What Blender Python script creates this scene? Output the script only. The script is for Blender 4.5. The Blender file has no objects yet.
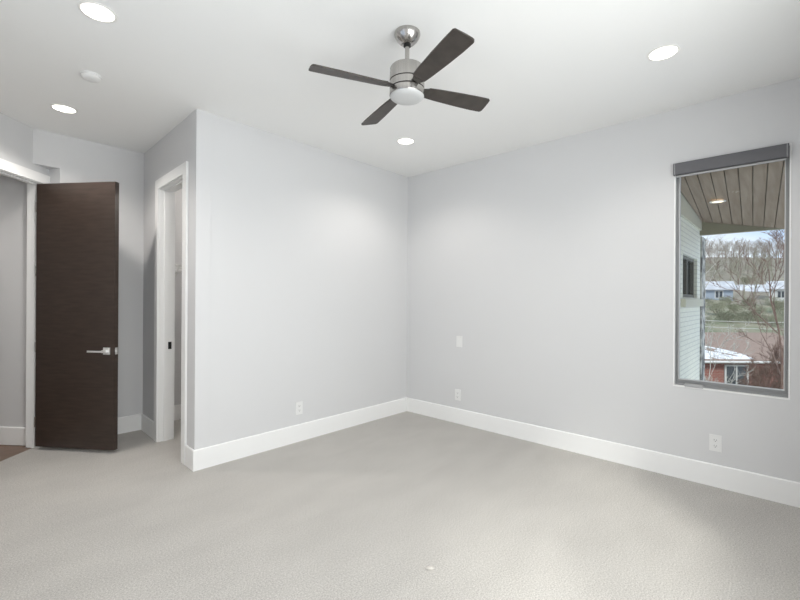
import bpy, bmesh, math, random
from mathutils import Vector, Matrix
random.seed(7)
C = bpy.context.scene.collection
PI = math.pi

# ------------------------------------------------------------------ camera
CAM = Vector((-3.9328, -3.5114, 1.3848))
YAW, ROLL = 0.746244, 0.0061762
FW = Vector((math.cos(YAW), math.sin(YAW), 0))
RT = Vector((math.sin(YAW), -math.cos(YAW), 0))
UP = Vector((0, 0, 1))
cd = bpy.data.cameras.new('camera')
cam = bpy.data.objects.new('camera', cd)
C.objects.link(cam)
cr = RT * math.cos(ROLL) + UP * math.sin(ROLL)
cu = UP * math.cos(ROLL) - RT * math.sin(ROLL)
m = Matrix((cr, cu, -FW)).transposed().to_4x4()
m.translation = CAM
cam.matrix_world = m
cd.sensor_width = 36
cd.lens = 424.23 / 800 * 36
cd.shift_y = -0.85 / 800
cd.clip_start = 0.02
cd.clip_end = 500
bpy.context.scene.camera = cam

# ------------------------------------------------------------------ light
vs = bpy.context.scene.view_settings
vs.view_transform = 'Standard'
vs.look = 'None'
vs.gamma = 1
vs.use_curve_mapping = False
vs.exposure = 0.05

H = 2.9
WORLD_STRENGTH = 1.2
w = bpy.data.worlds.new('world')
bpy.context.scene.world = w
w.use_nodes = True
nt = w.node_tree
nt.nodes.clear()
out = nt.nodes.new('ShaderNodeOutputWorld')
bg = nt.nodes.new('ShaderNodeBackground')
tc = nt.nodes.new('ShaderNodeTexCoord')
mp = nt.nodes.new('ShaderNodeMapping')
mp.inputs['Scale'].default_value = (1, 1, 3.0)
nz = nt.nodes.new('ShaderNodeTexNoise')
nz.inputs['Scale'].default_value = 2.6
nz.inputs['Detail'].default_value = 5
rp = nt.nodes.new('ShaderNodeValToRGB')
rp.color_ramp.elements[0].position = 0.38
rp.color_ramp.elements[0].color = (0.50, 0.66, 0.93, 1)
rp.color_ramp.elements[1].position = 0.62
rp.color_ramp.elements[1].color = (0.86, 0.90, 0.97, 1)
nt.links.new(tc.outputs['Generated'], mp.inputs['Vector'])
nt.links.new(mp.outputs['Vector'], nz.inputs['Vector'])
nt.links.new(nz.outputs['Fac'], rp.inputs['Fac'])
nt.links.new(rp.outputs['Color'], bg.inputs['Color'])
bg.inputs['Strength'].default_value = WORLD_STRENGTH
nt.links.new(bg.outputs['Background'], out.inputs['Surface'])


def area_light(name, loc, direction, sx, sy, power, color):
    d = bpy.data.lights.new(name, 'AREA')
    d.shape = 'RECTANGLE'
    d.size, d.size_y = sx, sy
    d.energy = power
    d.color = color
    o = bpy.data.objects.new(name, d)
    C.objects.link(o)
    o.location = loc
    o.rotation_euler = Vector(direction).to_track_quat('-Z', 'Y').to_euler()
    return o


# added area lamps as daylight through unseen windows behind and left of the camera
area_light('daylight_fill_back', (-2.75, -4.12, 1.55), (0, 1, 0.0), 2.5, 1.7, 81, (1.0, 0.985, 0.97))
area_light('daylight_fill_left', (-4.55, -1.75, 1.55), (1, 0, 0.0), 1.7, 1.7, 3, (1.0, 0.985, 0.97))
# soft overcast sun on the neighbourhood
sd = bpy.data.lights.new('sun', 'SUN')
sd.energy = 1.7
sd.angle = math.radians(12)
sd.color = (1, 0.96, 0.9)
so = bpy.data.objects.new('sun', sd)
C.objects.link(so)
so.location = (10, -20, 30)
so.rotation_euler = Vector((0.55, 0.55, -0.65)).to_track_quat('-Z', 'Y').to_euler()
DOWN_POWER = 21
DOWN_COLOR = (1.0, 0.945, 0.88)


# ------------------------------------------------------------------ materials
def mat(name, color, rough=0.6, metal=0.0, noise=None, bump=None, emit=None, spec=0.5, coat=0.0):
    """noise=(scale, colour2, lo, hi[, stretch]); bump=(scale, strength, distance)"""
    M = bpy.data.materials.new(name)
    M.use_nodes = True
    t = M.node_tree
    b = t.nodes['Principled BSDF']
    b.inputs['Base Color'].default_value = (*color, 1)
    b.inputs['Roughness'].default_value = rough
    b.inputs['Metallic'].default_value = metal
    b.inputs['Specular IOR Level'].default_value = spec
    b.inputs['Coat Weight'].default_value = coat
    if emit:
        b.inputs['Emission Color'].default_value = (*emit[0], 1)
        b.inputs['Emission Strength'].default_value = emit[1]
    if noise or bump:
        c = t.nodes.new('ShaderNodeTexCoord')
    if noise:
        mp = t.nodes.new('ShaderNodeMapping')
        if len(noise) > 4:
            mp.inputs['Scale'].default_value = noise[4]
        n = t.nodes.new('ShaderNodeTexNoise')
        n.inputs['Scale'].default_value = noise[0]
        n.inputs['Detail'].default_value = 6
        r = t.nodes.new('ShaderNodeValToRGB')
        r.color_ramp.elements[0].position = noise[2]
        r.color_ramp.elements[0].color = (*color, 1)
        r.color_ramp.elements[1].position = noise[3]
        r.color_ramp.elements[1].color = (*noise[1], 1)
        t.links.new(c.outputs['Object'], mp.inputs['Vector'])
        t.links.new(mp.outputs['Vector'], n.inputs['Vector'])
        t.links.new(n.outputs['Fac'], r.inputs['Fac'])
        t.links.new(r.outputs['Color'], b.inputs['Base Color'])
    if bump:
        n2 = t.nodes.new('ShaderNodeTexNoise')
        n2.inputs['Scale'].default_value = bump[0]
        n2.inputs['Detail'].default_value = 4
        bp = t.nodes.new('ShaderNodeBump')
        bp.inputs['Strength'].default_value = bump[1]
        bp.inputs['Distance'].default_value = bump[2]
        t.links.new(c.outputs['Object'], n2.inputs['Vector'])
        t.links.new(n2.outputs['Fac'], bp.inputs['Height'])
        t.links.new(bp.outputs['Normal'], b.inputs['Normal'])
    return M


def brick_mat(name, c1, c2, mortar, bw, bh, ms, axis='XZ', rough=0.85, bias=0.0, bump=0.4):
    M = bpy.data.materials.new(name)
    M.use_nodes = True
    t = M.node_tree
    b = t.nodes['Principled BSDF']
    b.inputs['Roughness'].default_value = rough
    c = t.nodes.new('ShaderNodeTexCoord')
    s = t.nodes.new('ShaderNodeSeparateXYZ')
    k = t.nodes.new('ShaderNodeCombineXYZ')
    br = t.nodes.new('ShaderNodeTexBrick')
    br.inputs['Color1'].default_value = (*c1, 1)
    br.inputs['Color2'].default_value = (*c2, 1)
    br.inputs['Mortar'].default_value = (*mortar, 1)
    br.inputs['Scale'].default_value = 1
    br.inputs['Brick Width'].default_value = bw
    br.inputs['Row Height'].default_value = bh
    br.inputs['Mortar Size'].default_value = ms
    br.inputs['Bias'].default_value = bias
    t.links.new(c.outputs['Object'], s.inputs[0])
    t.links.new(s.outputs[axis[0]], k.inputs[0])
    t.links.new(s.outputs[axis[1]], k.inputs[1])
    t.links.new(k.outputs[0], br.inputs['Vector'])
    t.links.new(br.outputs['Color'], b.inputs['Base Color'])
    bp = t.nodes.new('ShaderNodeBump')
    bp.invert = True
    bp.inputs['Strength'].default_value = bump
    bp.inputs['Distance'].default_value = 0.006
    t.links.new(br.outputs['Fac'], bp.inputs['Height'])
    t.links.new(bp.outputs['Normal'], b.inputs['Normal'])
    return M


def carpet_mat():
    M = bpy.data.materials.new('carpet')
    M.use_nodes = True
    t = M.node_tree
    L = t.links.new
    b = t.nodes['Principled BSDF']
    b.inputs['Roughness'].default_value = 0.95
    b.inputs['Specular IOR Level'].default_value = 0.1
    b.inputs['Sheen Weight'].default_value = 0.15
    c = t.nodes.new('ShaderNodeTexCoord')
    fine = t.nodes.new('ShaderNodeTexNoise')
    fine.inputs['Scale'].default_value = 130
    fine.inputs['Detail'].default_value = 6
    fine.inputs['Roughness'].default_value = 0.75
    r1 = t.nodes.new('ShaderNodeValToRGB')
    r1.color_ramp.elements[0].position = 0.30
    r1.color_ramp.elements[0].color = (0.285, 0.270, 0.250, 1)
    r1.color_ramp.elements[1].position = 0.70
    r1.color_ramp.elements[1].color = (0.725, 0.698, 0.664, 1)
    mpn = t.nodes.new('ShaderNodeMapping')
    mpn.inputs['Rotation'].default_value = (0, 0, 0.35)
    mpn.inputs['Scale'].default_value = (1.0, 2.2, 1)
    big = t.nodes.new('ShaderNodeTexNoise')
    big.inputs['Scale'].default_value = 2.2
    big.inputs['Detail'].default_value = 4
    r2 = t.nodes.new('ShaderNodeValToRGB')
    r2.color_ramp.elements[0].position = 0.35
    r2.color_ramp.elements[0].color = (0.93, 0.93, 0.93, 1)
    r2.color_ramp.elements[1].position = 0.65
    r2.color_ramp.elements[1].color = (1, 1, 1, 1)
    mx = t.nodes.new('ShaderNodeMix')
    mx.data_type = 'RGBA'
    mx.blend_type = 'MULTIPLY'
    mx.inputs['Factor'].default_value = 1
    L(c.outputs['Object'], fine.inputs['Vector'])
    L(fine.outputs['Fac'], r1.inputs['Fac'])
    L(c.outputs['Object'], mpn.inputs['Vector'])
    L(mpn.outputs['Vector'], big.inputs['Vector'])
    L(big.outputs['Fac'], r2.inputs['Fac'])
    L(r1.outputs['Color'], mx.inputs['A'])
    L(r2.outputs['Color'], mx.inputs['B'])
    L(mx.outputs['Result'], b.inputs['Base Color'])
    bp = t.nodes.new('ShaderNodeBump')
    bp.inputs['Strength'].default_value = 0.5
    bp.inputs['Distance'].default_value = 0.006
    L(fine.outputs['Fac'], bp.inputs['Height'])
    L(bp.outputs['Normal'], b.inputs['Normal'])
    return M


def glass_mat(name, tint=(1, 1, 1), refl=0.06):
    M = bpy.data.materials.new(name)
    M.use_nodes = True
    t = M.node_tree
    t.nodes.clear()
    o = t.nodes.new('ShaderNodeOutputMaterial')
    tr = t.nodes.new('ShaderNodeBsdfTransparent')
    tr.inputs['Color'].default_value = (*tint, 1)
    gl = t.nodes.new('ShaderNodeBsdfGlossy')
    gl.inputs['Roughness'].default_value = 0.02
    mx = t.nodes.new('ShaderNodeMixShader')
    mx.inputs['Fac'].default_value = refl
    t.links.new(tr.outputs[0], mx.inputs[1])
    t.links.new(gl.outputs[0], mx.inputs[2])
    t.links.new(mx.outputs[0], o.inputs['Surface'])
    return M


M = {}
M['wall'] = mat('wall_paint', (0.700, 0.700, 0.708), 0.75, bump=(260, 0.03, 0.001), spec=0.3)
M['ceiling'] = mat('ceiling_paint', (0.90, 0.90, 0.89), 0.85, spec=0.2)
M['trim'] = mat('white_trim_paint', (0.92, 0.92, 0.915), 0.45, spec=0.4)
M['carpet'] = carpet_mat()
M['wood_floor'] = brick_mat('brown_floor_boards', (0.16, 0.10, 0.07), (0.21, 0.135, 0.095), (0.06, 0.04, 0.03), 1.2, 0.12, 0.002, 'XY', 0.4, bump=0.2)
M['door'] = mat('dark_walnut', (0.036, 0.024, 0.019), 0.40, noise=(5, (0.055, 0.038, 0.030), 0.3, 0.75, (1.2, 1.2, 9)), spec=0.45)
M['door_edge'] = mat('dark_walnut_edge', (0.03, 0.02, 0.016), 0.5)
M['chrome'] = mat('satin_chrome', (0.88, 0.88, 0.87), 0.42, 0.9)
M['nickel'] = mat('brushed_nickel', (0.54, 0.52, 0.50), 0.24, 1.0, noise=(60, (0.38, 0.365, 0.35), 0.3, 0.7, (1, 1, 0.04)))
M['nickel_dark'] = mat('dark_groove', (0.06, 0.055, 0.05), 0.4, 0.6)
M['blade'] = mat('espresso_blade', (0.040, 0.033, 0.029), 0.42, noise=(14, (0.062, 0.052, 0.045), 0.35, 0.7), spec=0.4)
M['lens'] = mat('frosted_glass_bowl', (0.56, 0.565, 0.565), 0.35)
M['led'] = mat('lit_led_lens', (1, 1, 1), 0.5, emit=((1.0, 0.94, 0.84), 4.0))
M['ring'] = mat('white_trim_ring', (0.88, 0.87, 0.84), 0.4)
M['plastic'] = mat('white_plastic', (0.83, 0.83, 0.825), 0.35)
M['slot'] = mat('dark_slot', (0.08, 0.08, 0.08), 0.6)
M['black'] = mat('black_metal', (0.02, 0.02, 0.02), 0.45, 0.4)
M['shade'] = mat('grey_shade_fabric', (0.125, 0.125, 0.135), 0.65, bump=(420, 0.15, 0.001))
M['shade_rail'] = mat('pale_grey_rail', (0.42, 0.42, 0.43), 0.4)
M['frame'] = mat('grey_window_frame', (0.27, 0.275, 0.28), 0.42)
M['bead'] = mat('pale_glazing_bead', (0.62, 0.63, 0.64), 0.4)
M['glass'] = glass_mat('window_glass', (0.97, 0.985, 0.975), 0.010)
M['wire'] = mat('white_wire', (0.75, 0.75, 0.74), 0.4)
# outdoors
M['siding'] = brick_mat('pale_painted_brick', (0.82, 0.81, 0.69), (0.85, 0.84, 0.72), (0.63, 0.625, 0.54), 0.2, 0.047, 0.004, 'XZ', 0.7)
M['ext_trim'] = mat('pale_green_trim', (0.60, 0.575, 0.46), 0.6)
M['soffit'] = mat('stained_soffit_boards', (0.28, 0.205, 0.15), 0.5, noise=(5, (0.38, 0.295, 0.225), 0.3, 0.7, (0.6, 6, 1)))
M['fascia'] = mat('olive_fascia', (0.28, 0.26, 0.18), 0.6)
M['wing_frame'] = mat('dark_bronze_frame', (0.11, 0.105, 0.08), 0.5)
M['wing_glass'] = mat('dark_reflecting_glass', (0.03, 0.035, 0.03), 0.08)
M['stone'] = mat('rough_grey_stone', (0.17, 0.165, 0.15), 0.9, noise=(9, (0.62, 0.60, 0.54), 0.42, 0.6), bump=(40, 0.6, 0.01))
M['red_brick'] = brick_mat('red_brick', (0.30, 0.105, 0.08), (0.38, 0.15, 0.12), (0.42, 0.33, 0.29), 0.24, 0.08, 0.008, 'XZ', 0.9)
M['roof'] = mat('brown_shingles', (0.25, 0.18, 0.145), 0.9, noise=(7, (0.38, 0.28, 0.23), 0.35, 0.65, (1, 4, 4)))
M['roof_white'] = mat('roof_white', (0.86, 0.87, 0.89), 0.8)
M['white_house'] = mat('white_house_paint', (0.74, 0.74, 0.72), 0.8)
M['blue_house'] = mat('blue_grey_house_paint', (0.36, 0.42, 0.50), 0.8)
M['dist_roof'] = mat('pale_distant_roof', (0.52, 0.53, 0.56), 0.8, noise=(0.9, (0.72, 0.73, 0.75), 0.4, 0.6))
M['dist_glass'] = mat('distant_window_glass', (0.07, 0.08, 0.09), 0.15)
M['grass'] = mat('winter_grass', (0.19, 0.21, 0.13), 0.95, noise=(0.35, (0.33, 0.30, 0.22), 0.4, 0.65), bump=(6, 0.5, 0.1))
M['bark'] = mat('grey_brown_bark', (0.25, 0.215, 0.18), 0.9, noise=(4, (0.36, 0.31, 0.26), 0.35, 0.65))
M['bark_olive'] = mat('olive_twig_bark', (0.26, 0.24, 0.17), 0.9, noise=(4, (0.36, 0.34, 0.26), 0.35, 0.65))
M['bark_pale'] = mat('pale_birch_bark', (0.55, 0.52, 0.46), 0.8, noise=(7, (0.38, 0.35, 0.31), 0.5, 0.7))
M['bark_red'] = mat('reddish_twigs', (0.17, 0.10, 0.08), 0.9, noise=(4, (0.25, 0.17, 0.13), 0.35, 0.65))
M['leaf'] = mat('olive_leaves', (0.24, 0.25, 0.16), 0.8, noise=(1.4, (0.38, 0.37, 0.27), 0.35, 0.65))
M['cable'] = mat('pale_cable', (0.55, 0.55, 0.50), 0.6)


# ------------------------------------------------------------------ mesh helpers
def lk(name, bm, material, parent=None, smooth=None, bevel=0.0, matrix=None):
    if bevel:
        bmesh.ops.bevel(bm, geom=[e for e in bm.edges if len(e.link_faces) == 2 and e.calc_face_angle(0) > 0.5],
                        offset=bevel, segments=2, affect='EDGES', profile=0.6, clamp_overlap=True)
    bmesh.ops.recalc_face_normals(bm, faces=bm.faces)
    me = bpy.data.meshes.new(name)
    bm.to_mesh(me)
    bm.free()
    mats = material if isinstance(material, (list, tuple)) else [material]
    for q in mats:
        me.materials.append(q)
    if smooth:
        for p in me.polygons:
            p.use_smooth = True
        me.set_sharp_from_angle(angle=math.radians(smooth))
    o = bpy.data.objects.new(name, me)
    C.objects.link(o)
    if matrix is not None:
        o.matrix_world = matrix
    if parent:
        o.parent = parent
    return o


def box(bm, x0, x1, y0, y1, z0, z1, mi=0, mtx=None):
    vs_ = [bm.verts.new((x, y, z)) for z in (z0, z1) for y in (y0, y1) for x in (x0, x1)]
    for f in ((0, 2, 3, 1), (4, 5, 7, 6), (0, 1, 5, 4), (2, 6, 7, 3), (0, 4, 6, 2), (1, 3, 7, 5)):
        fc = bm.faces.new([vs_[i] for i in f])
        fc.material_index = mi
    if mtx is not None:
        for v in vs_:
            v.co = mtx @ v.co
    return vs_


def bx(*a, **k):
    b = bmesh.new()
    box(b, *a, **k)
    return b


def lathe(bm, prof, n=48, mtx=None, mi=0):
    rings = []
    for r, z in prof:
        if r < 1e-6:
            rings.append([bm.verts.new((0, 0, z))])
        else:
            rings.append([bm.verts.new((r * math.cos(2 * PI * i / n), r * math.sin(2 * PI * i / n), z)) for i in range(n)])
    for a, b in zip(rings, rings[1:]):
        for i in range(n):
            j = (i + 1) % n
            if len(a) == 1 and len(b) == 1:
                continue
            if len(a) == 1:
                f = [a[0], b[i], b[j]]
            elif len(b) == 1:
                f = [a[i], a[j], b[0]]
            else:
                f = [a[i], a[j], b[j], b[i]]
            fc = bm.faces.new(f)
            fc.material_index = mi
    if mtx is not None:
        for ring in rings:
            for v in ring:
                v.co = mtx @ v.co


def prism(bm, pts, z0, z1, mi=0):
    lo = [bm.verts.new((x, y, z0)) for x, y in pts]
    hi = [bm.verts.new((x, y, z1)) for x, y in pts]
    n = len(pts)
    for f in [lo[::-1], hi] + [[lo[i], lo[(i + 1) % n], hi[(i + 1) % n], hi[i]] for i in range(n)]:
        fc = bm.faces.new(f)
        fc.material_index = mi


def tube(bm, pts, radii, n=6):
    pts = [Vector(p) for p in pts]
    prev = None
    for i, p in enumerate(pts):
        d = (pts[min(i + 1, len(pts) - 1)] - pts[max(i - 1, 0)]).normalized()
        a = d.cross(Vector((0, 0, 1)))
        if a.length < 1e-3:
            a = d.cross(Vector((1, 0, 0)))
        a.normalize()
        b = d.cross(a)
        r = radii[i] if isinstance(radii, (list, tuple)) else radii
        ring = [bm.verts.new(p + (a * math.cos(2 * PI * k / n) + b * math.sin(2 * PI * k / n)) * r) for k in range(n)]
        if prev:
            for k in range(n):
                bm.faces.new([prev[k], prev[(k + 1) % n], ring[(k + 1) % n], ring[k]])
        else:
            bm.faces.new(ring[::-1])
        prev = ring
    bm.faces.new(prev)


def frame_mtx(p0, p1):
    """local x runs from p0 to p1, local y points to the LEFT of that direction"""
    p0, p1 = Vector((p0[0], p0[1], 0)), Vector((p1[0], p1[1], 0))
    d = (p1 - p0).normalized()
    m_ = Matrix((d, Vector((-d.y, d.x, 0)), UP)).transposed().to_4x4()
    m_.translation = p0
    return m_, (p1 - p0).length


def grid_wall(bm, length, t0, t1, z0, z1, openings=()):
    """wall slab with rectangular openings, only its outer faces"""
    xs = sorted({0.0, length} | {o[i] for o in openings for i in (0, 1)})
    zs = sorted({z0, z1} | {o[i] for o in openings for i in (2, 3)})
    xs = [x for x in xs if 0 <= x <= length]
    zs = [z for z in zs if z0 <= z <= z1]

    def solid(i, j):
        if i < 0 or j < 0 or i >= len(xs) - 1 or j >= len(zs) - 1:
            return False
        cx, cz = (xs[i] + xs[i + 1]) / 2, (zs[j] + zs[j + 1]) / 2
        return not any(o[0] < cx < o[1] and o[2] < cz < o[3] for o in openings)
    V = {}

    def v(i, j, k):
        if (i, j, k) not in V:
            V[(i, j, k)] = bm.verts.new((xs[i], (t0, t1)[k], zs[j]))
        return V[(i, j, k)]
    for i in range(len(xs) - 1):
        for j in range(len(zs) - 1):
            if not solid(i, j):
                continue
            for k in (0, 1):
                bm.faces.new([v(i, j, k), v(i + 1, j, k), v(i + 1, j + 1, k), v(i, j + 1, k)])
            for (di, dj, a, b) in ((-1, 0, (i, j), (i, j + 1)), (1, 0, (i + 1, j), (i + 1, j + 1)),
                                   (0, -1, (i, j), (i + 1, j)), (0, 1, (i, j + 1), (i + 1, j + 1))):
                if not solid(i + di, j + dj):
                    bm.faces.new([v(*a, 0), v(*b, 0), v(*b, 1), v(*a, 1)])


def tag(o, label=None, cat=None, group=None, kind=None):
    if label:
        o['label'] = label
    if cat:
        o['category'] = cat
    if group:
        o['group'] = group
    if kind:
        o['kind'] = kind
    return o


def thing(name, label, cat, loc=(0, 0, 0), rz=0, group=None, kind=None):
    o = bpy.data.objects.new(name, None)
    o.empty_display_size = 0.05
    C.objects.link(o)
    o.location = loc
    o.rotation_euler = (0, 0, rz)
    return tag(o, label, cat, group, kind)


def copy_tree(o, parent=None):
    c = o.copy()
    C.objects.link(c)
    if parent:
        c.parent = parent
        c.matrix_parent_inverse = o.matrix_parent_inverse.copy()
    for ch in list(o.children):
        copy_tree(ch, c)
    return c


def wall(name, p0, p1, t0, t1, label, openings=(), z0=0.0, z1=H, material='wall'):
    mt, ln = frame_mtx(p0, p1)
    b = bmesh.new()
    grid_wall(b, ln, t0, t1, z0, z1, openings)
    o = lk(name, b, M[material], matrix=mt)
    return tag(o, label, 'wall', kind='structure')


def baseboard(name, runs, label):
    """runs: list of (p0, p1, side) ; side +1 = board stands to the left of p0->p1"""
    b = bmesh.new()
    hb, th = 0.166, 0.015
    for p0, p1, side in runs:
        mt, ln = frame_mtx(p0, p1)
        prof = [(0.0005, 0.0), (th, 0.0), (th, hb - 0.006), (th - 0.006, hb), (0.0005, hb)]
        A = [b.verts.new(mt @ Vector((0, side * y, z))) for y, z in prof]
        B = [b.verts.new(mt @ Vector((ln, side * y, z))) for y, z in prof]
        b.faces.new(A)
        b.faces.new(B[::-1])
        for i in range(len(prof)):
            j = (i + 1) % len(prof)
            b.faces.new([A[i], A[j], B[j], B[i]])
    return tag(lk(name, b, M['trim']), label, 'baseboard', kind='structure')


# ------------------------------------------------------------------ room shell
Ax, Ay = 0.0, 0.0
Bp = (-2.55, 0.0)
Cp = (-2.489, 1.505)
Dp = (-3.38, 1.505)
Ep = (-3.25, 1.635)
Fp = (-3.186, 1.505)
LX, BY = -4.28, -3.85                      # left and back walls
r2 = math.sqrt(0.5)
Gp = (LX, LX + 4.885)                      # diagonal wall meets the left wall

# floor: carpet in room, alcove and closet
b = bmesh.new()
thr = 0.05                                 # carpet runs a little into the doorway
prism(b, [(LX - 0.02, BY - 0.02), (0.02, BY - 0.02), (0.02, 1.72), (-3.19, 1.72),
          (Ep[0] - thr * r2, Ep[1] + thr * r2), (LX - 0.02 - thr * r2, LX - 0.02 + 4.885 + thr * r2)], -0.12, 0.0)
tag(lk('floor', b, M['carpet']), 'pale grey-beige carpet covering the bedroom floor', 'floor', kind='structure')
b = bmesh.new()
prism(b, [(-3.19, 1.72), (-3.19, 4.6), (-6.2, 4.6), (-6.2, 0.2), (LX - 0.3, LX - 0.3 + 4.885 + thr * 1.414),
          (Ep[0] - thr * r2, Ep[1] + thr * r2)], -0.12, -0.004)
tag(lk('floor_hall', b, M['wood_floor']), 'brown wooden hallway floor beyond the entry doorway', 'floor', kind='structure')
b = bmesh.new()
prism(b, [(-6.4, BY - 0.25), (0.2, BY - 0.25), (0.2, 1.9), (-2.9, 4.8), (-6.4, 4.8)], H, H + 0.15)
tag(lk('ceiling', b, M['ceiling']), 'flat white ceiling with recessed lights', 'ceiling', kind='structure')

# right wall with the window (runs along -Y from the closet end)
WY0, WY1, WZ0, WZ1 = -2.822, -3.504, 0.712, 2.467
y_start = 1.75
wall('wall_right', (0, y_start), (0, BY - 0.2), 0.0, 0.2, 'light grey wall on the right with the tall window',
     [(y_start - WY0, y_start - WY1, WZ0, WZ1)])
wall('wall_left', Bp, (0, 0), 0.0, 0.12, 'light grey closet wall left of the room corner')
mtc, lnc = frame_mtx(Bp, Cp)
# closet doorway: local x along the wall from B
CX0, CX1, CZ = 0.27, 0.945, 2.42
wall('wall_closet', Bp, Cp, -0.12, 0.0, 'grey wall with the white-framed closet doorway', [(CX0 - 0.02, CX1 + 0.02, -0.01, CZ + 0.02)])
# back of the alcove; over the recess behind the door it only hangs down to 2.58 m
lnb = Cp[0] - Dp[0]
wall('wall_alcove', (Cp[0] + 0.13, Cp[1]), (Dp[0], Dp[1]), -0.14, 0.0, 'grey back wall of the alcove behind the open dark door',
     [(Cp[0] + 0.13 - Fp[0], lnb + 0.5, -0.01, 2.585)])
b = bmesh.new()
prism(b, [Fp, Ep, (Ep[0] + 0.2, Ep[1] + 0.1), (Fp[0] + 0.1, Fp[1] + 0.14)], 0, 2.59)
tag(lk('wall_recess', b, M['wall']), 'short slanted wall in the corner behind the door hinges', 'wall', kind='structure')
# diagonal wall with the entry doorway, local x from E towards the left wall
mtd, lnd = frame_mtx(Ep, Gp)
DX0, DX1, DZ = 0.095, 0.095 + 0.82, 2.425
wall('wall_entry', Ep, Gp, -0.105, 0.0, 'diagonal wall holding the entry doorway at the far left',
     [(DX0 - 0.02, DX1 + 0.02, -0.01, DZ + 0.02)])
wall('wall_side', (LX, LX + 4.885), (LX, BY), -0.2, 0.0, 'grey wall beside the camera on the left',
     [(LX + 4.885 + 0.95, LX + 4.885 + 2.55, 0.75, 2.35)])
wall('wall_back', (LX - 0.2, BY), (0.2, BY), -0.2, 0.0, 'grey wall behind the camera', [(0.48, 2.98, 0.72, 2.38)])
# hall
Hp = (-3.375, 1.722)
hd = Vector((-0.615, 0.788)).normalized()
Hq = (Hp[0] + hd.x * 3.2, Hp[1] + hd.y * 3.2)
wall('wall_hall', Hp, Hq, -0.12, 0.0, 'grey hallway wall seen through the entry doorway')
wall('wall_hall_far', Hq, (-6.2, 2.0), -0.12, 0.0, 'hallway end wall out of sight')
wall('wall_hall_side', (-6.2, 2.2), (LX - 0.1, LX + 4.885 + 0.1), -0.12, 0.0, 'hallway side wall out of sight')
# closet
wall('wall_closet_back', (0.0, 1.62), (-2.4, 1.62), -0.12, 0.0, 'plain wall at the back of the closet')

# baseboards
cb = mtc @ Vector((CX0 - 0.105, 0, 0))
cc = mtc @ Vector((CX1 + 0.105, 0, 0))
baseboard('baseboard_right', [((0, 0), (0, BY), -1)], 'white baseboard along the right wall under the window')
baseboard('baseboard_left', [((Bp[0] - 0.0148, 0), (-0.0155, 0), -1), ], 'white baseboard along the closet wall left of the corner')
baseboard('baseboard_closet', [((Bp[0], Bp[1] - 0.0005), (cb.x, cb.y), 1), ((cc.x, cc.y), (Cp[0] - 0.001, Cp[1] - 0.0155), 1)],
          'white baseboard beside the closet doorway')
baseboard('baseboard_alcove', [((Cp[0], Cp[1]), (Fp[0] + 0.0, Fp[1]), 1)], 'white baseboard at the alcove back wall behind the door')
da = mtd @ Vector((DX1 + 0.11, 0, 0))
baseboard('baseboard_entry', [((da.x, da.y), (Gp[0] + 0.012, Gp[1] + 0.012), 1)], 'white baseboard on the diagonal entry wall')
baseboard('baseboard_hall', [(Hp, Hq, 1)], 'white baseboard in the hallway')
baseboard('baseboard_closet_back', [((0, 1.62), (-2.37, 1.62), 1)], 'white baseboard inside the closet')
baseboard('baseboard_back', [((0, BY), (LX, BY), -1)], 'white baseboard behind the camera')
baseboard('baseboard_side', [((LX, BY + 0.016), (LX, LX + 4.885 - 0.02), -1)], 'white baseboard beside the camera')


# casings and jambs -----------------------------------------------------------
def door_frame(name, mt, x0, x1, z1, wall_t0, wall_t1, label, cw=0.095, face=1, right_cw=None, both=True):
    """casing on both faces plus jamb boards with a stop; local frame of the wall"""
    b = bmesh.new()
    jt = 0.0195
    cl = cw
    crw = right_cw if right_cw else cw
    th = 0.018
    rv = 0.006
    faces = [(wall_t1 + 0.0005, wall_t1 + th)]
    if both:
        faces.append((wall_t0 - th, wall_t0 - 0.0005))
    for ya, yb in faces:
        box(b, x0 - rv - cl, x0 - rv, ya, yb, 0.0, z1 + rv + cw)
        box(b, x1 + rv, x1 + rv + crw, ya, yb, 0.0, z1 + rv + cw)
        box(b, x0 - rv, x1 + rv, ya, yb, z1 + rv, z1 + rv + cw)
    box(b, x0 - jt, x0, wall_t0, wall_t1, 0.0, z1 + jt)
    box(b, x1, x1 + jt, wall_t0, wall_t1, 0.0, z1 + jt)
    box(b, x0, x1, wall_t0, wall_t1, z1, z1 + jt)
    # stops
    ym = (wall_t0 + wall_t1) / 2
    s0, s1 = ym - 0.015, ym + 0.02
    box(b, x0, x0 + 0.011, s0, s1, 0, z1 - 0.011)
    box(b, x1 - 0.011, x1, s0, s1, 0, z1 - 0.011)
    box(b, x0, x1, s0, s1, z1 - 0.011, z1)
    o = lk(name, b, M['trim'], matrix=mt, bevel=0.0025)
    return tag(o, label, 'door frame', kind='structure')


tr_c = door_frame('trim_1', mtc, CX0, CX1, CZ, -0.12, 0.0, 'white casing and jamb around the closet doorway', cw=0.09)
# black strike plate on the far closet jamb
sp = bmesh.new()
box(sp, CX1 - 0.0025, CX1 - 0.0002, -0.108, -0.078, 0.885, 0.955)
box(sp, CX1 - 0.003, CX1 - 0.002, -0.098, -0.088, 0.905, 0.935)
o = lk('strike_plate', sp, M['black'])
o.parent = tr_c
o['label'] = 'black metal strike plate'
door_frame('trim_2', mtd, DX0, DX1, DZ, -0.105, 0.0, 'white casing and jamb around the entry doorway', cw=0.086)

# ------------------------------------------------------------------ open entry door
hinge = Vector((-3.350, 1.520, 0))
free = Vector((-2.893, 0.886, 0))
ld = (free - hinge).normalized()
LW = (free - hinge).length
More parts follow.
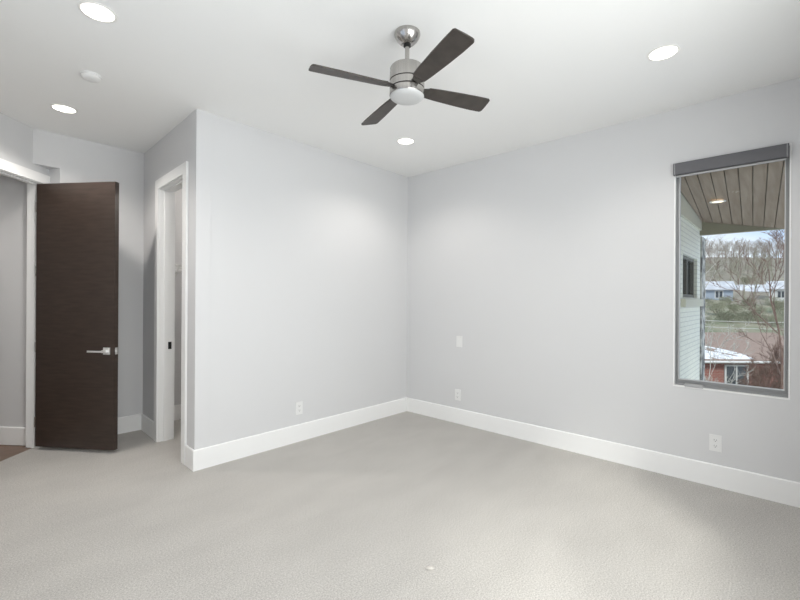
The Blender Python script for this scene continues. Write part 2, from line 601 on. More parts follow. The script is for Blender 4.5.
# local frame: x along the leaf, y = away from the camera (leaf thickness), z up
mdoor = Matrix((ld, Vector((-ld.y, ld.x, 0)), UP)).transposed().to_4x4()
mdoor.translation = hinge
door = thing('door_1', 'tall dark walnut entry door standing wide open in the alcove', 'door', kind='structure')
door.matrix_world = mdoor
lk('leaf', bx(0, LW, 0.0, 0.045, 0.03, 2.409), M['door'], door, bevel=0.002)
hz_, hx_ = 0.909, 0.712
hb = bmesh.new()
box(hb, hx_ - 0.031, hx_ + 0.031, -0.009, -0.0003, hz_ - 0.031, hz_ + 0.031)
box(hb, hx_ - 0.031, hx_ + 0.031, 0.0453, 0.054, hz_ - 0.031, hz_ + 0.031)
hnd = lk('door_handle', hb, M['chrome'], door, bevel=0.0015)
hnd['label'] = 'chrome lever handle'
lv = bmesh.new()
box(lv, hx_ - 0.011, hx_ + 0.011, -0.052, -0.0092, hz_ - 0.011, hz_ + 0.011)
box(lv, hx_ - 0.150, hx_ - 0.0112, -0.052, -0.043, hz_ - 0.009, hz_ + 0.006)
box(lv, hx_ - 0.011, hx_ + 0.011, 0.0542, 0.097, hz_ - 0.011, hz_ + 0.011)
box(lv, hx_ - 0.150, hx_ - 0.0112, 0.088, 0.097, hz_ - 0.009, hz_ + 0.006)
lk('lever', lv, M['chrome'], hnd, bevel=0.001)
lt = bmesh.new()
box(lt, LW + 0.0002, LW + 0.0022, 0.010, 0.036, hz_ - 0.03, hz_ + 0.03)
prism(lt, [(LW + 0.0024, 0.015), (LW + 0.014, 0.017), (LW + 0.0024, 0.031)], hz_ - 0.009, hz_ + 0.009)
lk('latch', lt, M['chrome'], door)
for z in (0.25, 0.93, 1.62, 2.2):
    h = bmesh.new()
    lathe(h, [(0, z - 0.045), (0.006, z - 0.045), (0.006, z + 0.045), (0, z + 0.045)], 12, Matrix.Translation((-0.0065, 0.006, 0)))
    lk('hinge', h, M['nickel'], door, smooth=40)

# ------------------------------------------------------------------ closet shelf
sh = thing('closet_shelf', 'white wire closet shelf with hanging rod glimpsed through the closet doorway', 'shelf', (0, 0, 0))
s = bmesh.new()
for k in range(26):
    x = -2.33 + k * 0.06
    tube(s, [(x, 1.60, 1.745), (x, 1.305, 1.745), (x, 1.30, 1.70)], 0.0022, 5)
for y, z in ((1.60, 1.742), (1.45, 1.742), (1.302, 1.742), (1.298, 1.70)):
    tube(s, [(-2.36, y, z), (-0.7, y, z)], 0.0035, 6)
lk('wire_deck', s, M['wire'], sh)
s = bmesh.new()
box(s, -2.36, -0.7, 1.602, 1.6195, 1.69, 1.76)
lk('wall_cleat', s, M['trim'], sh)
s = bmesh.new()
tube(s, [(-2.36, 1.33, 1.665), (-0.7, 1.33, 1.665)], 0.012, 10)
lk('hanging_rod', s, M['wire'], sh, smooth=40)
for x in (-2.2, -1.2):
    s = bmesh.new()
    tube(s, [(x, 1.6, 1.45), (x, 1.31, 1.735)], 0.006, 6)
    lk('brace', s, M['wire'], sh)

# ------------------------------------------------------------------ window 1 (casement) on the right wall
win = thing('window_1', 'tall grey-framed casement window in the right wall', 'window', (0, (WY0 + WY1) / 2, WZ0), kind='structure')
hw = abs(WY1 - WY0) / 2
hh = WZ1 - WZ0


def ring_frame(x0, x1, wy, z0, z1, fw, zb=None, zt=None):
    b_ = bmesh.new()
    zb = fw if zb is None else zb
    zt = fw if zt is None else zt
    box(b_, x0, x1, -wy, -wy + fw, z0, z1)
    box(b_, x0, x1, wy - fw, wy, z0, z1)
    box(b_, x0, x1, -wy + fw, wy - fw, z0, z0 + zb)
    box(b_, x0, x1, -wy + fw, wy - fw, z1 - zt, z1)
    return b_


lk('return_liner', ring_frame(-0.003, 0.022, hw - 0.0006, 0.0006, hh - 0.0006, 0.009, 0.010), M['trim'], win, bevel=0.0015)
lk('window_frame', ring_frame(0.0225, 0.16, hw - 0.001, 0.001, hh - 0.001, 0.014, 0.030), M['frame'], win, bevel=0.002)
lk('sash', ring_frame(0.034, 0.10, hw - 0.0155, 0.0315, hh - 0.016, 0.013, 0.022), M['frame'], win, bevel=0.002)
lk('glazing_bead', ring_frame(0.036, 0.066, hw - 0.029, 0.054, hh - 0.04, 0.005), M['bead'], win)
lk('glass_pane', bx(0.068, 0.074, -hw + 0.0285, hw - 0.0285, 0.0535, hh - 0.039), M['glass'], win)
ck = bmesh.new()
yc = hw - 0.125
box(ck, 0.004, 0.0238, yc - 0.075, yc + 0.055, 0.003, 0.020)
box(ck, -0.010, 0.0038, yc - 0.07, yc + 0.045, 0.008, 0.034)
lk('crank_handle', ck, M['shade_rail'], win, bevel=0.003)
ck = bmesh.new()
box(ck, 0.008, 0.0235, -hw + 0.003, -hw + 0.018, 0.10, 0.20)
box(ck, 0.0, 0.0078, -hw + 0.006, -hw + 0.015, 0.13, 0.19)
lk('lock_lever', ck, M['frame'], win, bevel=0.002)

# roller shade hanging in the head of the window
rs = thing('roller_shade', 'grey roller shade cassette rolled up at the top of the window', 'window shade', (0, -3.157, WZ1 - 0.006))
hc = 0.335
cs = bmesh.new()
prof = [(-0.036, -0.001), (-0.0045, -0.001), (-0.0045, -0.092), (-0.030, -0.094), (-0.040, -0.090), (-0.045, -0.078), (-0.045, -0.012), (-0.042, -0.004)]
A = [cs.verts.new((x, -hc + 0.0124, z)) for x, z in prof]
B2 = [cs.verts.new((x, hc - 0.0124, z)) for x, z in prof]
cs.faces.new(A)
cs.faces.new(B2[::-1])
for i in range(len(prof)):
    j = (i + 1) % len(prof)
    cs.faces.new([A[i], A[j], B2[j], B2[i]])
lk('cassette', cs, M['shade'], rs, smooth=35)
for s_ in (-1, 1):
    e = bmesh.new()
    A = [e.verts.new((x * 1.04 - 0.001, s_ * (hc - 0.0085), z)) for x, z in prof]
    B2 = [e.verts.new((x * 1.04 - 0.001, s_ * (hc + 0.000), z)) for x, z in prof]
    e.faces.new(A)
    e.faces.new(B2[::-1])
    for i in range(len(prof)):
        j = (i + 1) % len(prof)
        e.faces.new([A[i], A[j], B2[j], B2[i]])
    ec = lk('end_cap', e, M['shade'], rs)
    e = bmesh.new()
    A = [e.verts.new((x * 1.06 - 0.0015, s_ * (hc - 0.0122), z)) for x, z in prof]
    B2 = [e.verts.new((x * 1.06 - 0.0015, s_ * (hc - 0.0087), z)) for x, z in prof]
    e.faces.new(A)
    e.faces.new(B2[::-1])
    for i in range(len(prof)):
        j = (i + 1) % len(prof)
        e.faces.new([A[i], A[j], B2[j], B2[i]])
    lk('cap_rim', e, M['shade_rail'], ec)
hbm = bmesh.new()
tube(hbm, [(-0.022, -hc + 0.016, -0.1035), (-0.022, hc - 0.016, -0.1035)], 0.008, 12)
lk('hem_bar', hbm, M['shade_rail'], rs, smooth=40)

# unseen windows added behind and beside the camera to carry the added daylight
w2 = thing('added_window_back', 'added wide window, unseen, in the wall behind the camera', 'window', (-2.75, BY - 0.1, 0.72), kind='structure')
b = bmesh.new()
for x0, x1, z0, z1 in ((-1.25, -1.20, 0, 1.66), (1.20, 1.25, 0, 1.66), (-1.2, 1.2, 0, 0.05), (-1.2, 1.2, 1.61, 1.66), (-0.02, 0.02, 0.05, 1.61)):
    box(b, x0, x1, -0.06, 0.04, z0, z1)
lk('window_frame', b, M['frame'], w2)
lk('glass_pane', bx(-1.2, 1.2, -0.014, -0.008, 0.05, 1.61), M['glass'], w2)
w3 = thing('added_window_side', 'added window, unseen, in the wall beside the camera', 'window', (LX - 0.1, LX + 4.885 - 1.75, 0.75), PI / 2, kind='structure')
b = bmesh.new()
for x0, x1, z0, z1 in ((-0.8, -0.75, 0, 1.6), (0.75, 0.8, 0, 1.6), (-0.75, 0.75, 0, 0.05), (-0.75, 0.75, 1.55, 1.6)):
    box(b, x0, x1, -0.04, 0.06, z0, z1)
lk('window_frame', b, M['frame'], w3)
lk('glass_pane', bx(-0.75, 0.75, 0.008, 0.014, 0.05, 1.55), M['glass'], w3)


# ------------------------------------------------------------------ outlets and switch
def cover_plate(name, label, cat, x, y, z, face, kind, group=None):
    """face: rotation about z so that local -y points into the room"""
    t = thing(name, label, cat, (x, y, z), face, group)
    p = bmesh.new()
    box(p, -0.0375, 0.0375, -0.0065, -0.0005, -0.0605, 0.0605)
    lk('cover_plate', p, M['plastic'], t, bevel=0.002)
    if kind == 'duplex':
        for s_ in (-1, 1):
            r = bmesh.new()
            box(r, -0.017, 0.017, -0.0085, -0.0067, s_ * 0.0215 - 0.0145, s_ * 0.0215 + 0.0145)
            rc = lk('socket', r, M['plastic'], t, bevel=0.001)
            q = bmesh.new()
            zc = s_ * 0.0215
            box(q, -0.0085, -0.0060, -0.0092, -0.0086, zc - 0.002, zc + 0.008)
            box(q, 0.0060, 0.0085, -0.0092, -0.0086, zc - 0.001, zc + 0.007)
            box(q, -0.0025, 0.0025, -0.0092, -0.0086, zc - 0.010, zc - 0.005)
            lk('slots', q, M['slot'], rc)
    else:
        r = bmesh.new()
        box(r, -0.0165, 0.0165, -0.0095, -0.0067, -0.033, 0.033)
        lk('rocker', r, M['plastic'], t, bevel=0.0015)
    return t


cover_plate('wall_outlet', 'white duplex outlet low on the right wall beneath the window', 'outlet', 0, -3.095, 0.325, -PI / 2, 'duplex')
cover_plate('wall_outlet', 'white outlet low on the right wall near the corner, below the switch plate', 'outlet', 0, -0.769, 0.318, -PI / 2, 'duplex')
cover_plate('switch_plate', 'white rocker plate at mid height on the right wall near the corner', 'switch', 0, -0.784, 0.916, -PI / 2, 'rocker')
cover_plate('wall_outlet', 'white outlet low on the closet wall left of the corner', 'outlet', -1.57, 0, 0.322, 0, 'duplex')

# ------------------------------------------------------------------ recessed lights
def downlight(x, y, label, power=DOWN_POWER, z=H, name='recessed_light'):
    t = thing(name, label, 'ceiling light', (x, y, z), 0, 'recessed lights in the bedroom ceiling')
    b_ = bmesh.new()
    lathe(b_, [(0.074, -0.0005), (0.087, -0.0005), (0.087, -0.003), (0.082, -0.006), (0.077, -0.0065), (0.074, -0.004)], 48)
    # close the profile
    lk('trim_ring', b_, M['ring'], t, smooth=50)
    b_ = bmesh.new()
    lathe(b_, [(0, -0.0052), (0.040, -0.0050), (0.0735, -0.003), (0.0735, -0.0007), (0, -0.0007)], 40)
    lk('lens', b_, M['led'], t, smooth=50)
    d = bpy.data.lights.new('downlight_lamp', 'SPOT')
    d.energy = power
    d.color = DOWN_COLOR
    d.spot_size = math.radians(146)
    d.spot_blend = 0.7
    d.shadow_soft_size = 0.05
    lo = bpy.data.objects.new('downlight_lamp', d)
    C.objects.link(lo)
    lo.parent = t
    lo.location = (0, 0, -0.06)
    return t


downlight(-3.374, -0.797, 'lit round recessed ceiling light nearest the top left corner', 30)
downlight(-3.268, 0.792, 'lit round recessed ceiling light in the alcove above the open door', 37)
downlight(-0.945, -2.926, 'lit round recessed ceiling light near the window')
downlight(-0.917, -0.786, 'lit round recessed ceiling light near the far corner beyond the fan')
downlight(-3.37, -2.93, 'lit round recessed ceiling light above the camera')
hl = downlight(-4.6, 2.3, 'added recessed ceiling light, unseen, brightening the hallway', power=40)  # unseen lamp added to light the hall

cl = thing('added_closet_light', 'added round light, unseen, on the closet ceiling', 'ceiling light', (-1.3, 0.85, H))  # added out of sight, with its point lamp, to brighten the closet interior
b = bmesh.new()
lathe(b, [(0, -0.0005), (0.14, -0.0005), (0.14, -0.02), (0, -0.02)], 40)
lk('base_plate', b, M['plastic'], cl, smooth=40)
b = bmesh.new()
lathe(b, [(0, -0.0202), (0.13, -0.0202), (0.12, -0.05), (0.06, -0.07), (0, -0.075)], 40)
lk('diffuser', b, M['led'], cl, smooth=50)
d = bpy.data.lights.new('closet_fill_lamp', 'POINT')
d.energy = 15
d.color = DOWN_COLOR
d.shadow_soft_size = 0.08
lo = bpy.data.objects.new('closet_fill_lamp', d)
C.objects.link(lo)
lo.parent = cl
lo.location = (0, 0, -0.2)

# smoke detector
sdt = thing('smoke_detector', 'round white smoke detector on the ceiling between two recessed lights', 'smoke detector', (-3.246, 0.006, H))
b = bmesh.new()
lathe(b, [(0, -0.0005), (0.062, -0.0005), (0.064, -0.005), (0.062, -0.009), (0, -0.009)], 40)
lk('base_plate', b, M['plastic'], sdt, smooth=40)
b = bmesh.new()
lathe(b, [(0.0, -0.0092), (0.056, -0.0092), (0.057, -0.019), (0.049, -0.029), (0.028, -0.034), (0, -0.034)], 40)
lk('cover', b, M['plastic'], sdt, smooth=40)

# ------------------------------------------------------------------ ceiling fan
fan = thing('ceiling_fan', 'brushed nickel ceiling fan with four dark blades and a frosted light bowl', 'ceiling fan', (-2.1375, -1.8955, H))
b = bmesh.new()
lathe(b, [(0, -0.0005), (0.073, -0.0005), (0.074, -0.012), (0.072, -0.020), (0.061, -0.040), (0.046, -0.056), (0.032, -0.066), (0.022, -0.068), (0, -0.068)], 56)
lk('canopy', b, M['nickel'], fan, smooth=40)
b = bmesh.new()
lathe(b, [(0, -0.0682), (0.021, -0.0682), (0.021, -0.078), (0.014, -0.082), (0, -0.082)], 32)
lk('canopy_bearing', b, M['black'], fan, smooth=40)
b = bmesh.new()
lathe(b, [(0, -0.0822), (0.0125, -0.0822), (0.0125, -0.195), (0, -0.195)], 24)
lk('downrod', b, M['nickel'], fan, smooth=40)
b = bmesh.new()
lathe(b, [(0, -0.1952), (0.080, -0.1952), (0.092, -0.198), (0.097, -0.205), (0.099, -0.276), (0, -0.276)], 64)
lk('motor_housing', b, M['nickel'], fan, smooth=35)
b = bmesh.new()
lathe(b, [(0, -0.2762), (0.093, -0.2762), (0.093, -0.2815), (0.099, -0.2825), (0.099, -0.320), (0.093, -0.321), (0.093, -0.3268), (0, -0.3268)], 64)
hub = lk('blade_hub', b, M['nickel'], fan, smooth=35)
b = bmesh.new()
for z0 in (-0.2812, -0.3266):
    lathe(b, [(0.0932, z0), (0.0955, z0), (0.0955, z0 + 0.0048), (0.0932, z0 + 0.0048), (0.0932, z0)], 64)
lk('groove', b, M['nickel_dark'], hub, smooth=35)
b = bmesh.new()
lathe(b, [(0.0, -0.327), (0.099, -0.327), (0.100, -0.356), (0.098, -0.361), (0.0, -0.361)], 64)
lk('light_kit_ring', b, M['nickel'], fan, smooth=35)
b = bmesh.new()
lathe(b, [(0.0, -0.3612), (0.096, -0.3612), (0.095, -0.366), (0.087, -0.373), (0.066, -0.379), (0.036, -0.382), (0, -0.383)], 56)
lk('light_bowl', b, M['lens'], fan, smooth=50)
# the blade outline: narrow root, wide clipped tip
outl = [(0.135, -0.040), (0.20, -0.047), (0.35, -0.057), (0.47, -0.0625), (0.541, -0.0640), (0.553, -0.057), (0.561, 0.0), (0.563, 0.036),
        (0.560, 0.047), (0.550, 0.054), (0.47, 0.0555), (0.35, 0.052), (0.20, 0.044), (0.135, 0.038)]
zb = -0.317
pitch = Matrix.Rotation(math.radians(-14), 4, 'X')
b = bmesh.new()
prism(b, outl, -0.004, 0.004)
b.transform(pitch)
bl0 = lk('blade', b, M['blade'], fan, bevel=0.0015)
b = bmesh.new()
prism(b, [(0.0995, -0.022), (0.1345, -0.034), (0.1345, 0.034), (0.0995, 0.022)], -0.005, 0.005)
prism(b, [(0.1345, -0.034), (0.185, -0.022), (0.185, 0.022), (0.1345, 0.034)], 0.0045, 0.0085)
b.transform(pitch)
ar0 = lk('blade_arm', b, M['nickel_dark'], bl0)
for k in range(4):
    if k == 0:
        o = bl0
    else:
        o = bl0.copy()
        C.objects.link(o)
        o.parent = fan
        a2 = ar0.copy()
        C.objects.link(a2)
        a2.parent = o
    o.location = (0, 0, zb)
    o.rotation_euler = (0, math.radians((0, 2.2, 0, -2.2)[k]), math.radians(70.4 + 90 * k))

# ------------------------------------------------------------------ tuft in the carpet
b = bmesh.new()
bmesh.ops.create_icosphere(b, subdivisions=3, radius=1)
for v in b.verts:
    n_ = 1 + 0.18 * math.sin(7 * v.co.x + 3 * v.co.y) * math.cos(5 * v.co.z + 2)
    v.co = Vector((v.co.x * 0.022 * n_, v.co.y * 0.013 * n_, v.co.z * 0.008 * n_ + 0.003))
tf = lk('carpet_tuft', b, mat('pale_carpet_fibre', (0.58, 0.55, 0.51), 0.95, bump=(400, 0.6, 0.003)), smooth=60)
tf.location = (-2.222, -2.150, 0.0)
tf.rotation_euler = (0, 0, -0.8)
tag(tf, 'small pale raised tuft in the carpet at the bottom centre', 'tuft')

# ------------------------------------------------------------------ outside: porch and wing
def soffit_z(x, y):
    u = (x - 0.2) / 1.8
    v_ = (y + 3.445) / 0.671
    return 2.43 * (1 - u) + u * (2.15 + 0.143 * v_)


b = bmesh.new()
pw = 0.088
y = -4.6
while y < -2.65:
    ya, yb = y, min(y + pw - 0.006, -2.745)
    vv = []
    for (xx, sk) in ((0.205, -0.094), (2.03, 0.0)):
        for yy in (ya, yb):
            q = min(yy + sk, -2.745)
            vv.append((xx, q))
    lo = [b.verts.new((x_, y_, soffit_z(x_, y_))) for x_, y_ in vv]
    hi = [b.verts.new((x_, y_, soffit_z(x_, y_) + 0.02)) for x_, y_ in vv]
    for f in ((lo[0], lo[2], lo[3], lo[1]), (hi[0], hi[1], hi[3], hi[2]), (lo[0], lo[1], hi[1], hi[0]), (lo[2], hi[2], hi[3], lo[3]),
              (lo[0], hi[0], hi[2], lo[2]), (lo[1], lo[3], hi[3], hi[1])):
        b.faces.new(f)
    y += pw
tag(lk('porch_soffit', b, M['soffit']), 'brown stained board ceiling of the porch outside the window', 'porch ceiling', kind='structure')
b = bmesh.new()
prism(b, [(0.2, -4.9), (2.15, -4.9), (2.15, -2.0), (0.2, -2.0)], 2.52, 2.6)
tag(lk('porch_roof', b, M['fascia']), 'roof deck above the porch boards', 'roof', kind='structure')
b = bmesh.new()
lo_ = [(-4.9, 2.15), (-2.6, 2.15), (-2.6, 2.5), (-4.9, 2.5)]
for xx in (2.035, 2.12):
    pass
box(b, 2.035, 2.12, -4.9, -2.6, 2.15, 2.52)
tag(lk('porch_fascia', b, M['fascia']), 'olive painted fascia beam along the porch edge', 'fascia', kind='structure')
# pale brick wing with its own small window
WYF = -2.72
mw_, lw_ = frame_mtx((0.2, WYF), (2.09, WYF))
b = bmesh.new()
grid_wall(b, lw_, 0.0, 0.18, -4.5, 2.6, [(0.82, 1.67, 1.42, 1.855)])
tag(lk('wall_wing', b, M['siding'], matrix=mw_), 'pale painted brick wing wall outside the window', 'wall', kind='structure')
ww = thing('window_4', 'small dark window in the pale brick wing outside', 'window', (0.2 + 1.245, WYF, 1.42), kind='structure')
b = bmesh.new()
for x0, x1, z0, z1 in ((-0.424, -0.385, 0, 0.434), (0.385, 0.424, 0, 0.434), (-0.385, 0.385, 0, 0.035), (-0.385, 0.385, 0.40, 0.434), (-0.02, 0.02, 0.035, 0.40)):
    box(b, x0, x1, 0.03, 0.10, z0 + 0.0005, z1)
lk('window_frame', b, M['wing_frame'], ww)
lk('glass_pane', bx(-0.385, 0.385, 0.06, 0.07, 0.035, 0.40), M['wing_glass'], ww)
lk('window_sill', bx(-0.52, 0.60, -0.04, -0.001, -0.095, -0.015), M['ext_trim'], ww, bevel=0.004)
b = bmesh.new()
box(b, 0.205, 2.03, WYF - 0.022, WYF - 0.001, 2.20, 2.50)
tag(lk('trim_3', b, M['ext_trim']), 'pale green trim board under the porch ceiling on the wing', 'trim', kind='structure')
b = bmesh.new()
box(b, 2.10, 2.36, -2.735, -2.56, -4.5, 2.14)
tag(lk('porch_column', b, M['stone'], bevel=0.01), 'rough grey stone corner column at the end of the pale wing', 'column', kind='structure')
pl = thing('porch_light', 'small lit recessed light in the porch board ceiling', 'ceiling light', (1.1, -2.985, soffit_z(1.1, -2.985) - 0.001))
b = bmesh.new()
lathe(b, [(0.045, 0.0), (0.065, 0.0), (0.064, -0.006), (0.046, -0.007)], 32)
lk('trim_ring', b, M['ring'], pl, smooth=40)
b = bmesh.new()
lathe(b, [(0, -0.0005), (0.045, -0.0005), (0.043, -0.005), (0, -0.006)], 32)
lk('lens', b, mat('warm_porch_lamp', (1, 0.9, 0.75), 0.5, emit=((1.0, 0.80, 0.55), 2.0)), pl, smooth=40)


# ------------------------------------------------------------------ outside: neighbourhood
def W(depth, px, z):
    """a point at a distance in front of the house, across the street"""
    lat = (px - 400) / 424.23 * depth
    p = CAM + FW * depth + RT * lat
    return Vector((p.x, p.y, z))


prof_t = [(8, -4.6), (26, -4.3), (30, -2.4), (35, -0.9), (45, 0.55), (60, 2.1), (80, 6.6), (110, 12.6), (150, 16.0)]


def ground_z(depth):
    for (d0, z0), (d1, z1) in zip(prof_t, prof_t[1:]):
        if depth <= d1:
            return z0 + (z1 - z0) * (depth - d0) / (d1 - d0)
    return prof_t[-1][1]


b = bmesh.new()
rows = []
for i in range(0, 72):
    dpt = 8 + i * 2.0
    row = []
    for j in range(0, 41):
        lat = -10 + j * 4.0
        p = CAM + FW * dpt + RT * lat
        row.append(b.verts.new((p.x, p.y, ground_z(dpt) + 0.25 * math.sin(lat * 0.3 + dpt * 0.17))))
    rows.append(row)
for a, c in zip(rows, rows[1:]):
    for j in range(40):
        b.faces.new([a[j], a[j + 1], c[j + 1], c[j]])
M['litter'] = mat('woodland_litter', (0.23, 0.205, 0.16), 0.95, noise=(0.5, (0.34, 0.305, 0.24), 0.35, 0.65), bump=(5, 0.6, 0.1))
b.faces.ensure_lookup_table()
for f in b.faces:
    f.material_index = 1 if (f.calc_center_median() - CAM).dot(FW) > 47 else 0
g = lk('hillside_ground', b, [M['grass'], M['litter']], smooth=60)
tag(g, 'grassy hillside rising beyond the neighbouring house', 'ground', kind='structure')


def house(name, label, depth, px, base, w_, d_, h_, rise, wall_m, roof_m, rz=0.0, overhang=0.35, wins=(), group=None):
    p = W(depth, px, base)
    ang = math.atan2(RT.y, RT.x) + rz
    t = thing(name, label, 'house', p, ang, group)
    q = bmesh.new()
    prism(q, [(-w_ / 2, 0), (w_ / 2, 0), (w_ / 2, d_), (-w_ / 2, d_)], 0, h_)
    A_ = [(-w_ / 2, 0, h_), (-w_ / 2, d_, h_), (-w_ / 2, d_ / 2, h_ + rise - 0.08)]
    B_ = [(w_ / 2, 0, h_), (w_ / 2, d_, h_), (w_ / 2, d_ / 2, h_ + rise - 0.08)]
    va = [q.verts.new(v_) for v_ in A_]
    vb = [q.verts.new(v_) for v_ in B_]
    q.faces.new(va)
    q.faces.new(vb)
    q.faces.new([va[0], va[2], vb[2], vb[0]])
    q.faces.new([va[1], vb[1], vb[2], va[2]])
    lk('wall', q, wall_m, t)
    q = bmesh.new()
    oh = overhang
    sl = rise / (d_ / 2)
    for s_ in (0, 1):
        ye, yr = (-oh, d_ / 2) if s_ == 0 else (d_ + oh, d_ / 2)
        ze, zr = h_ - oh * sl, h_ + rise
        vsn = [q.verts.new((x_, y_, z_ + dz)) for dz in (0, 0.12) for x_, y_, z_ in
               ((-w_ / 2 - oh, ye, ze), (w_ / 2 + oh, ye, ze), (w_ / 2 + oh, yr, zr), (-w_ / 2 - oh, yr, zr))]
        for f in ((0, 1, 2, 3), (4, 5, 6, 7), (0, 1, 5, 4), (1, 2, 6, 5), (2, 3, 7, 6), (3, 0, 4, 7)):
            q.faces.new([vsn[i] for i in f])
    rf = lk('roof', q, roof_m, t)
    for (x_, z_, ww_, hh_) in wins:
        f = bmesh.new()
        for x0, x1, z0, z1 in ((x_ - ww_ / 2 - 0.08, x_ - ww_ / 2, z_ - 0.08, z_ + hh_ + 0.08), (x_ + ww_ / 2, x_ + ww_ / 2 + 0.08, z_ - 0.08, z_ + hh_ + 0.08),
                               (x_ - ww_ / 2, x_ + ww_ / 2, z_ - 0.08, z_), (x_ - ww_ / 2, x_ + ww_ / 2, z_ + hh_, z_ + hh_ + 0.08),
                               (x_ - 0.03, x_ + 0.03, z_, z_ + hh_)):
            box(f, x0, x1, -0.06, -0.001, z0, z1)
        fr = lk('window', f, M['white_house'], t)
        lk('pane', bx(x_ - ww_ / 2, x_ + ww_ / 2, -0.02, -0.002, z_, z_ + hh_), M['dist_glass'], fr)
    return t, rf


# red brick neighbour: facade squarely faces the viewer
DEP = 21.0
nx = 742
hs, rf = house('brick_house', 'red brick house with a brown roof below the window, white patches on it', DEP, nx, -4.6, 9.5, 8.0, 3.1, 0.93,
               M['red_brick'], M['roof'], wins=((-0.28, 1.75, 1.02, 1.02), (-3.0, 1.75, 1.02, 1.02), (3.2, 1.75, 1.0, 1.02)))
q = bmesh.new()
tube(q, [(-5.1, -0.42, 3.03), (5.1, -0.42, 3.03)], 0.06, 8)
lk('gutter', q, M['white_house'], hs)
q = bmesh.new()
tube(q, [(-5.1, 4.0, 4.16), (0.9, 4.0, 4.16)], 0.05, 8)
lk('ridge_cap', q, M['cable'], hs)
# ragged white patches lie low on the front slope
q = bmesh.new()
rnd = random.Random(3)
sl = 0.93 / 4.0
nX, nY = 84, 50
for i in range(nX):
    for j in range(nY):
        x_ = -3.3 + i * 0.05
        y_ = -0.30 + j * 0.055
        u = (x_ + 3.3) / 3.6
        lim = 3.1 * max(0, 1 - u) ** 0.7 + 0.25
        nv = math.sin(x_ * 5.1 + y_ * 3.3) + math.sin(x_ * 2.7 - y_ * 6.7 + 1) + math.sin((x_ + y_) * 11)
        if u > 1 or y_ > lim or nv + rnd.uniform(-1, 1) < -0.25 + 1.2 * max(0, y_ / lim - 0.4) - (0.9 if y_ < 0.35 else 0):
            continue
        z_ = 3.1 + y_ * sl + 0.12
        z2 = 3.1 + (y_ + 0.055) * sl + 0.12
        vv = [q.verts.new(c_) for c_ in ((x_, y_, z_ + 0.03), (x_ + 0.05, y_, z_ + 0.03), (x_ + 0.05, y_ + 0.055, z2 + 0.03), (x_, y_ + 0.055, z2 + 0.03))]
        q.faces.new(vv)
bmesh.ops.remove_doubles(q, verts=q.verts, dist=0.001)
ext = bmesh.ops.extrude_face_region(q, geom=list(q.faces))
for v in ext['geom']:
    if isinstance(v, bmesh.types.BMVert):
        v.co.z -= 0.028
sn = lk('white_patch', q, M['roof_white'], rf)
sn['label'] = 'ragged white patches on the roof'

far_houses = []


def far_house(label, depth, px, base, *a_, **k_):
    far_houses.append((W(depth, px, 0), 3.2 + a_[0] * 0.25))
    return house('distant_house', label, depth, px, base, *a_, **k_)


far_house('white distant house at the right edge of the window view', 54, 797, 1.4, 5.4, 4.0, 1.7, 0.9, M['white_house'], M['dist_roof'], -0.75,
          wins=((-1.5, 0.5, 0.7, 0.8), (1.2, 0.5, 0.7, 0.8)))
far_house('distant house with a long pale roof below the tree line', 62, 764, 2.3, 5.2, 4.0, 0.6, 0.9, M['white_house'], M['dist_roof'], -0.55,
          wins=((-1.5, 0.08, 0.8, 0.4), (1.2, 0.08, 0.8, 0.4)))
far_house('blue-grey distant house beside the pale wing', 53, 710, 1.3, 4.6, 4.0, 1.6, 0.9, M['blue_house'], M['dist_roof'], -0.5,
          wins=((-0.9, 0.5, 0.7, 0.8), (0.9, 0.5, 0.7, 0.8)))


# trees
def branch_mesh(bm, start, direction, length, radius, level, rnd, spread, nseg=4, up=0.12, maxlev=4, kids=5):
    pts = [start.copy()]
    d = direction.normalized()
    p = start.copy()
    for _ in range(nseg):
        d = (d + Vector((rnd.uniform(-1, 1), rnd.uniform(-1, 1), rnd.uniform(-0.6, 1))) * 0.16 + Vector((0, 0, up)) * 0.5).normalized()
        p = p + d * (length / nseg)
        pts.append(p.copy())
    rad = [radius * (1 - 0.75 * i / nseg) for i in range(nseg + 1)]
    tube(bm, pts, rad, 5 if level < 2 else 3)
    if level >= maxlev:
        return
    n = kids + (2 if level == 0 else 0)
    for k in range(n):
        f = 0.25 + 0.75 * (k + rnd.random()) / n if level == 0 else 0.15 + 0.85 * (k + rnd.random()) / n
        f = min(f, 0.99)
        i = min(int(f * nseg), nseg - 1)
        q_ = pts[i].lerp(pts[i + 1], f * nseg - i)
        dd = (pts[i + 1] - pts[i]).normalized()
        side = Vector((rnd.uniform(-1, 1), rnd.uniform(-1, 1), rnd.uniform(-0.2, 0.5)))
        side = (side - dd * side.dot(dd)).normalized()
        nd = dd * math.cos(spread) + side * math.sin(spread)
        branch_mesh(bm, q_, nd, length * rnd.uniform(0.42, 0.62) * (1.1 - 0.4 * f), max(rad[i] * 0.55, 0.008), level + 1, rnd, spread, 3, up, maxlev, kids)


